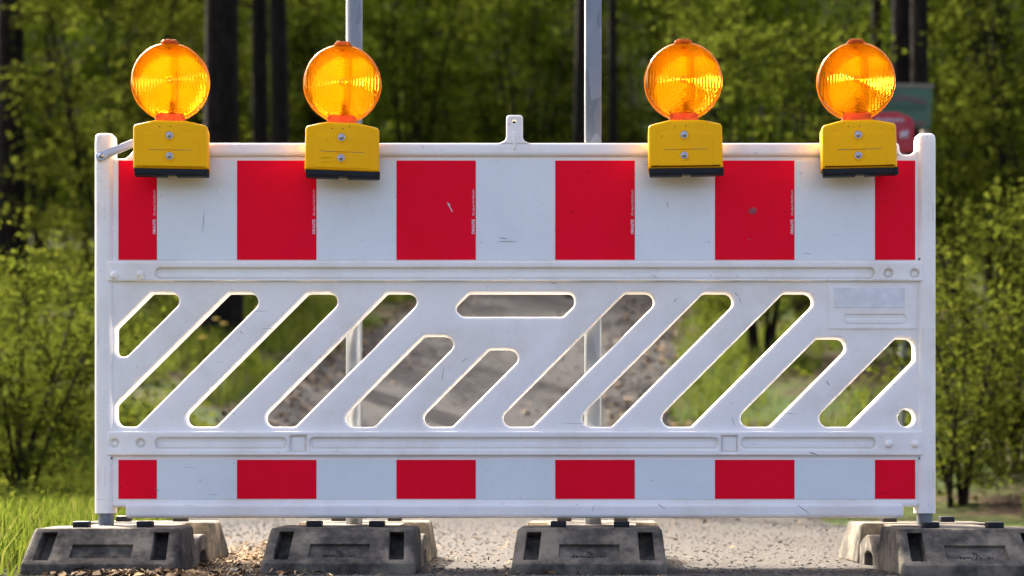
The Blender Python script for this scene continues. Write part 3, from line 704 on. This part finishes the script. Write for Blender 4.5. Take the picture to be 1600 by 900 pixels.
for k, (px, D, v_, s_, label) in enumerate(shrubs):
    place('shrub', BV[v_], (M['bark'], M['leaf']), ('stems', 'crown'), px, D, s_, k*2.1, label, 'shrub', 'low shrubs beside the road')
# the wood beyond reads as one mass of foliage
rg = np.random.default_rng(5); N = 150000
cx = rg.uniform(-30, 30, 900); cyy = rg.uniform(32, 72, 900); hz = hbase(cyy); czz = hz+rg.uniform(0, 1, 900)**1.1*22
ii = rg.integers(0, 900, N); pos = np.stack([cx[ii], cyy[ii], czz[ii]], 1)+rg.normal(0, 1, (N, 3))*np.array([1.5, 1.5, .7])
pos = pos[(pos[:, 2] > hbase(pos[:, 1])) & (pos[:, 2] < CH+.345*(pos[:, 1]+CD))]
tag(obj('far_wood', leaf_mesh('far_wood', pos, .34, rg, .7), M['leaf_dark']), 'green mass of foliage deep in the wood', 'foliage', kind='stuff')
# grass, ground plants
def scatter(n, x0, x1, y0, y1, f=None, pw=1.0):
    x = rg.uniform(x0, x1, n); y = y0+(y1-y0)*rg.uniform(0, 1, n)**pw; k = (x < left_edge(y)+rg.normal(-.02, .07, n)) | (x > right_edge(y)+rg.normal(.03, .08, n))
    if f is not None: k &= f(x, y)
    return x[k], y[k]
def blades(x, y, h, wd, zoff=0.0):
    n = len(x); h = h*rg.uniform(.4, 1.2, n); az = rg.uniform(0, 2*np.pi, n); ln = rg.uniform(.1, .8, n)*h; z = H(x, y)-.01
    dx, dy = np.cos(az), np.sin(az); px_, py_ = -dy*wd/2, dx*wd/2
    def at(t, s): return np.stack([x+dx*ln*t*t+px_*s, y+dy*ln*t*t+py_*s, z+h*(t-.18*t*t*ln/h)], 1)
    V = np.stack([at(0, 1), at(0, -1), at(.5, -.8), at(.5, .8), at(1, -.1), at(1, .1)], 1).reshape(-1, 3)
    b = 6*np.arange(n)[:, None]; Fq = np.concatenate([b+np.array([0, 1, 2, 3]), b+np.array([3, 2, 4, 5])])
    return V, Fq
parts_ = [scatter(42000, -3.2, -1.0, -1.5, 6, None), scatter(60000, -7, -1, 5, 22, lambda x, y: vnoise(x*.9, y*.9) > -.25), scatter(46000, 1.0, 8, 3, 22, lambda x, y: vnoise(x*.8+3, y*.8) > -.05)]
VV, FF, off = [], [], 0
for (x_, y_), hh in zip(parts_, (.13, .20, .18)):
    V, Fq = blades(x_, y_, hh, .006 if hh < .15 else .012); VV.append(V); FF.append(Fq+off); off += len(V)
tag(obj('grass', raw_mesh('grass', np.concatenate(VV), np.concatenate(FF), 4), M['grass']), 'fresh green grass along both edges of the road', 'grass', kind='stuff')
gp = [scatter(7000, -4, -1.1, .4, 7, lambda x, y: vnoise(x*1.7, y*1.7+2) > .05), scatter(16000, -8, -1, 5, 24, lambda x, y: vnoise(x*1.1, y*1.1+2) > .0), scatter(16000, 1.3, 9, 4, 24, lambda x, y: vnoise(x*1.1+1, y*1.1) > .0)]
x_ = np.concatenate([a for a, b in gp]); y_ = np.concatenate([b for a, b in gp])
pos = np.stack([x_, y_, H(x_, y_)+rg.uniform(.01, .20, len(x_))], 1)
tag(obj('ground_plants', leaf_mesh('ground_plants', pos, np.where(pos[:, 1] < 5, .035, .075), rg, .4), M['leaf']), 'low broad leaved ground plants along the verges', 'ground cover', kind='stuff')
# stones, straw, dead leaves on the ground by the feet
def rocks(n, x0, x1, y0, y1, s0, s1):
    x = rg.uniform(x0, x1, n); y = rg.uniform(y0, y1, n); k = (x > left_edge(y)-.1) & (x < right_edge(y)+.1); x, y = x[k], y[k]; n = len(x)
    s_ = s0+(s1-s0)*rg.uniform(0, 1, n)**3
    o8 = np.array([(1, 0, 0), (-1, 0, 0), (0, 1, 0), (0, -1, 0), (0, 0, 1), (0, 0, -1)], 'f8'); f8 = np.array([(0, 2, 4), (2, 1, 4), (1, 3, 4), (3, 0, 4), (2, 0, 5), (1, 2, 5), (3, 1, 5), (0, 3, 5)])
    V = o8[None]*s_[:, None, None]*rg.uniform(.6, 1.2, (n, 6, 1))*np.array([1, 1, .6]); a = rg.uniform(0, 6.28, n); c_, s2 = np.cos(a)[:, None], np.sin(a)[:, None]
    V = np.stack([V[..., 0]*c_-V[..., 1]*s2, V[..., 0]*s2+V[..., 1]*c_, V[..., 2]], -1)+np.stack([x, y, hbase(y)+.013], 1)[:, None]
    return raw_mesh('gravel', V.reshape(-1, 3), (f8[None]+6*np.arange(n)[:, None, None]).reshape(-1, 3), 3)
tag(obj('gravel', rocks(16000, -1.6, 2.6, -.7, 5, .0016, .008), M['gravel']), 'loose grey grit on the worn road', 'gravel', kind='stuff')
def straws(n, cx_, cy_, sx, sy, ln):
    x = rg.normal(cx_, sx, n); y = rg.normal(cy_, sy, n); a = rg.uniform(0, np.pi, n); L = ln*rg.uniform(.4, 1.2, n); z = H(x, y)+.016+np.abs(rg.normal(0, .004, n))
    d = np.stack([np.cos(a), np.sin(a), rg.normal(0, .22, n)], 1)*L[:, None]; p_ = np.stack([-np.sin(a), np.cos(a), np.zeros(n)], 1)*.0016; c_ = np.stack([x, y, z], 1)
    up = np.array([0, 0, 1])*L[:, None]*.12
    return np.stack([c_-d/2+p_, c_-d/2-p_, c_-p_+up, c_+p_+up, c_+d/2-p_, c_+d/2+p_], 1).reshape(-1, 3)
V = np.concatenate([straws(200, -.78, -.39, .09, .02, .045), straws(1300, -.66, .30, .10, .40, .05), straws(600, -.62, 1.2, .2, .6, .05), straws(250, -.1, .4, .3, .7, .04)])
b = 6*np.arange(len(V)//6)[:, None]
tag(obj('straw', raw_mesh('straw', V, np.concatenate([b+np.array([0, 1, 2, 3]), b+np.array([3, 2, 4, 5])]), 4), M['straw']), 'dry straw and stalks around the left feet', 'straw', kind='stuff')
gv = rocks(3500, -2.3, 2.4, 5, 18, .005, .018)
tag(obj('coarse_gravel', gv, M['gravel']), 'coarser stones scattered on the road further up', 'gravel', kind='stuff')
yl = rg.uniform(5, 20, 3600); el = np.where(rg.uniform(0, 1, 3600) < .5, left_edge(yl)+np.abs(rg.normal(0, .45, 3600)), right_edge(yl)-np.abs(rg.normal(0, .5, 3600)))
tag(obj('leaf_litter', leaf_mesh('leaf_litter', np.stack([el, yl, hbase(yl)+.03], 1), .06, rg, .35), M['straw']), 'brown leaf litter along the sides of the road further up', 'leaves', kind='stuff')
x_ = np.concatenate([rg.normal(-.72, .12, 260), rg.uniform(-1.2, 2.4, 170), rg.normal(-.82, .12, 60)]); y_ = np.concatenate([rg.normal(.3, .45, 260), rg.uniform(-.4, 4, 170), rg.normal(-.39, .02, 60)])
tag(obj('dead_leaves', leaf_mesh('dead_leaves', np.stack([x_, y_, H(x_, y_)+.022], 1), .028, rg, .3), M['straw']), 'dead brown leaves lying on the road', 'leaves', kind='stuff')
# dandelions in the left verge
hd = lathe('flower_head', [(0, .012), (.012, .014), (.028, .010), (.034, .003), (.026, -.004), (.006, -.008)], 14)
stm = lathe('stem', [(.004, 0), (.003, .24)], 6)
for k, (px, D) in enumerate([(432, 17.2), (446, 17.6), (462, 17.4), (470, 18.4), (480, 17.9), (452, 19.2), (350, 15.1), (338, 15.5), (364, 16.2), (404, 16.6), (318, 14.2)]):
    x_, y_, _ = P(px, 500, D); r = tag(empty('dandelion', (x_, y_, float(H(x_, y_)))), 'small yellow dandelion in the grass on the left verge', 'dandelion', 'dandelions in the left verge')
    obj('stem', stm, M['grass'], r); obj('flower_head', hd, M['dand'], r, (0, 0, .24))

# ---------------------------------------------------------------- signs behind the right end
def sign_pts(pts, x0, y0, S_): return [((a-x0)*S_, (y0-b)*S_) for a, b in pts]
D = 10.0; S_ = D/F; cxp = 1388
x_, y_, z_ = P(cxp, 239, D); gz_ = float(H(x_, y_))
r = tag(empty('red_sign', (x_, y_, gz_), R(-4)), 'red sign with a white animal pictogram on a thin post', 'sign'); zz = z_-gz_
def spart(name, pts, y0, y1, mat, parent, bev=.002):
    me = extruded(name, [[(a, zz+b) for a, b in sign_pts(rounded(pts, 6), cxp, 239, S_)]], y0, y1, bev, 2); return obj(name, me, M[mat], parent)
sp = spart('sign_plate', [(1350, 239, 10), (1350, 176, 12), (1402, 176, 14), (1427, 187, 12), (1427, 239, 8)], -.012, .012, 'sign_red', r)
spart('pictogram_field', [(1403, 221), (1403, 200), (1421, 200), (1421, 221)], -.015, -.010, 'sign_pink', sp, .0008)
spart('animal_pictogram', [(1406, 217, 0), (1406, 209, 1), (1408, 206, 1), (1412, 207.5, 1), (1415, 205, 1), (1418, 206, 1), (1418.5, 209, 1), (1416.5, 211, 1), (1416.5, 217, 0), (1414.5, 217, 0), (1414, 213.5, 1), (1409.5, 213.5, 1), (1409, 217, 0)], -.018, -.014, 'sign_white', sp, .0005)
spart('text_field', [(1366, 199), (1366, 183), (1413.5, 183), (1413.5, 199)], -.0145, -.010, 'sign_pink', sp, .0008)
tm = text_me('sign_lettering', 'Hundestation', .030, .001, 'CENTER', .0008); tm.transform(Matrix.Translation(((1390-cxp)*S_, -.0165, zz+(239-190.5)*S_)) @ Matrix.Rotation(R(90), 4, 'X'))
obj('sign_lettering', tm, M['sign_white'], sp)
spart('text_line', [(1405, 229), (1405, 227), (1420, 227), (1420, 229)], -.014, -.010, 'sign_pink', sp, .0004)
pst = lathe('post', [(.02, -.2), (.02, zz+.10), (0, zz+.101)], 14); obj('post', pst, M['galv'], r, ((1411-cxp)*S_, .034, 0))
D = 13.0; S_ = D/F; cxp = 1410
x_, y_, z_ = P(cxp, 205, D); gz_ = float(H(x_, y_)); zz = z_-gz_
r = tag(empty('info_board', (x_, y_, gz_), R(6)), 'green information board with a brown band, above the red sign', 'board')
def zpart(name, pts, y0, y1, mat, parent, bev=.002, rd_=2):
    me = extruded(name, [[(a, zz+b) for a, b in sign_pts(rounded(pts, rd_), cxp, 205, S_)]], y0, y1, bev, 2); return obj(name, me, M[mat], parent)
bp = zpart('board_panel', [(1350, 192), (1350, 136), (1458, 136, 6), (1455, 178), (1455, 196, 6), (1445, 202, 6), (1434, 200, 5), (1424, 194, 4), (1405, 188)], -.012, .012, 'board_green', r)
zpart('top_frame', [(1349, 137), (1349, 131), (1460, 131), (1460, 137)], -.018, .018, 'wood', r)
zpart('brown_band', [(1362, 157), (1376, 150), (1392, 152), (1408, 149), (1424, 151), (1444, 155), (1455, 162), (1440, 163), (1425, 160), (1410, 156), (1398, 160), (1384, 158), (1374, 164)], -.016, -.010, 'board_brown', bp, .0006, 4)
for k in range(9):
    a = 1380+7.4*k; zpart('board_lettering', [(a, 173), (a+.8, 163+k % 3), (a+5, 161+k % 2*2), (a+5.6, 172)], -.016, -.010, 'board_dark', bp, .0006, 1.5)
zpart('emblem', [(1432, 199), (1424, 191), (1436, 187), (1448, 190), (1444, 198)], -.016, -.010, 'board_brown', bp, .0006, 3)
for a in (1358, 1450): obj('post', box_me('post', (a-cxp)*S_-.03, (a-cxp)*S_+.03, .014, .07, -.2, zz+.02, .006), M['wood'], r)
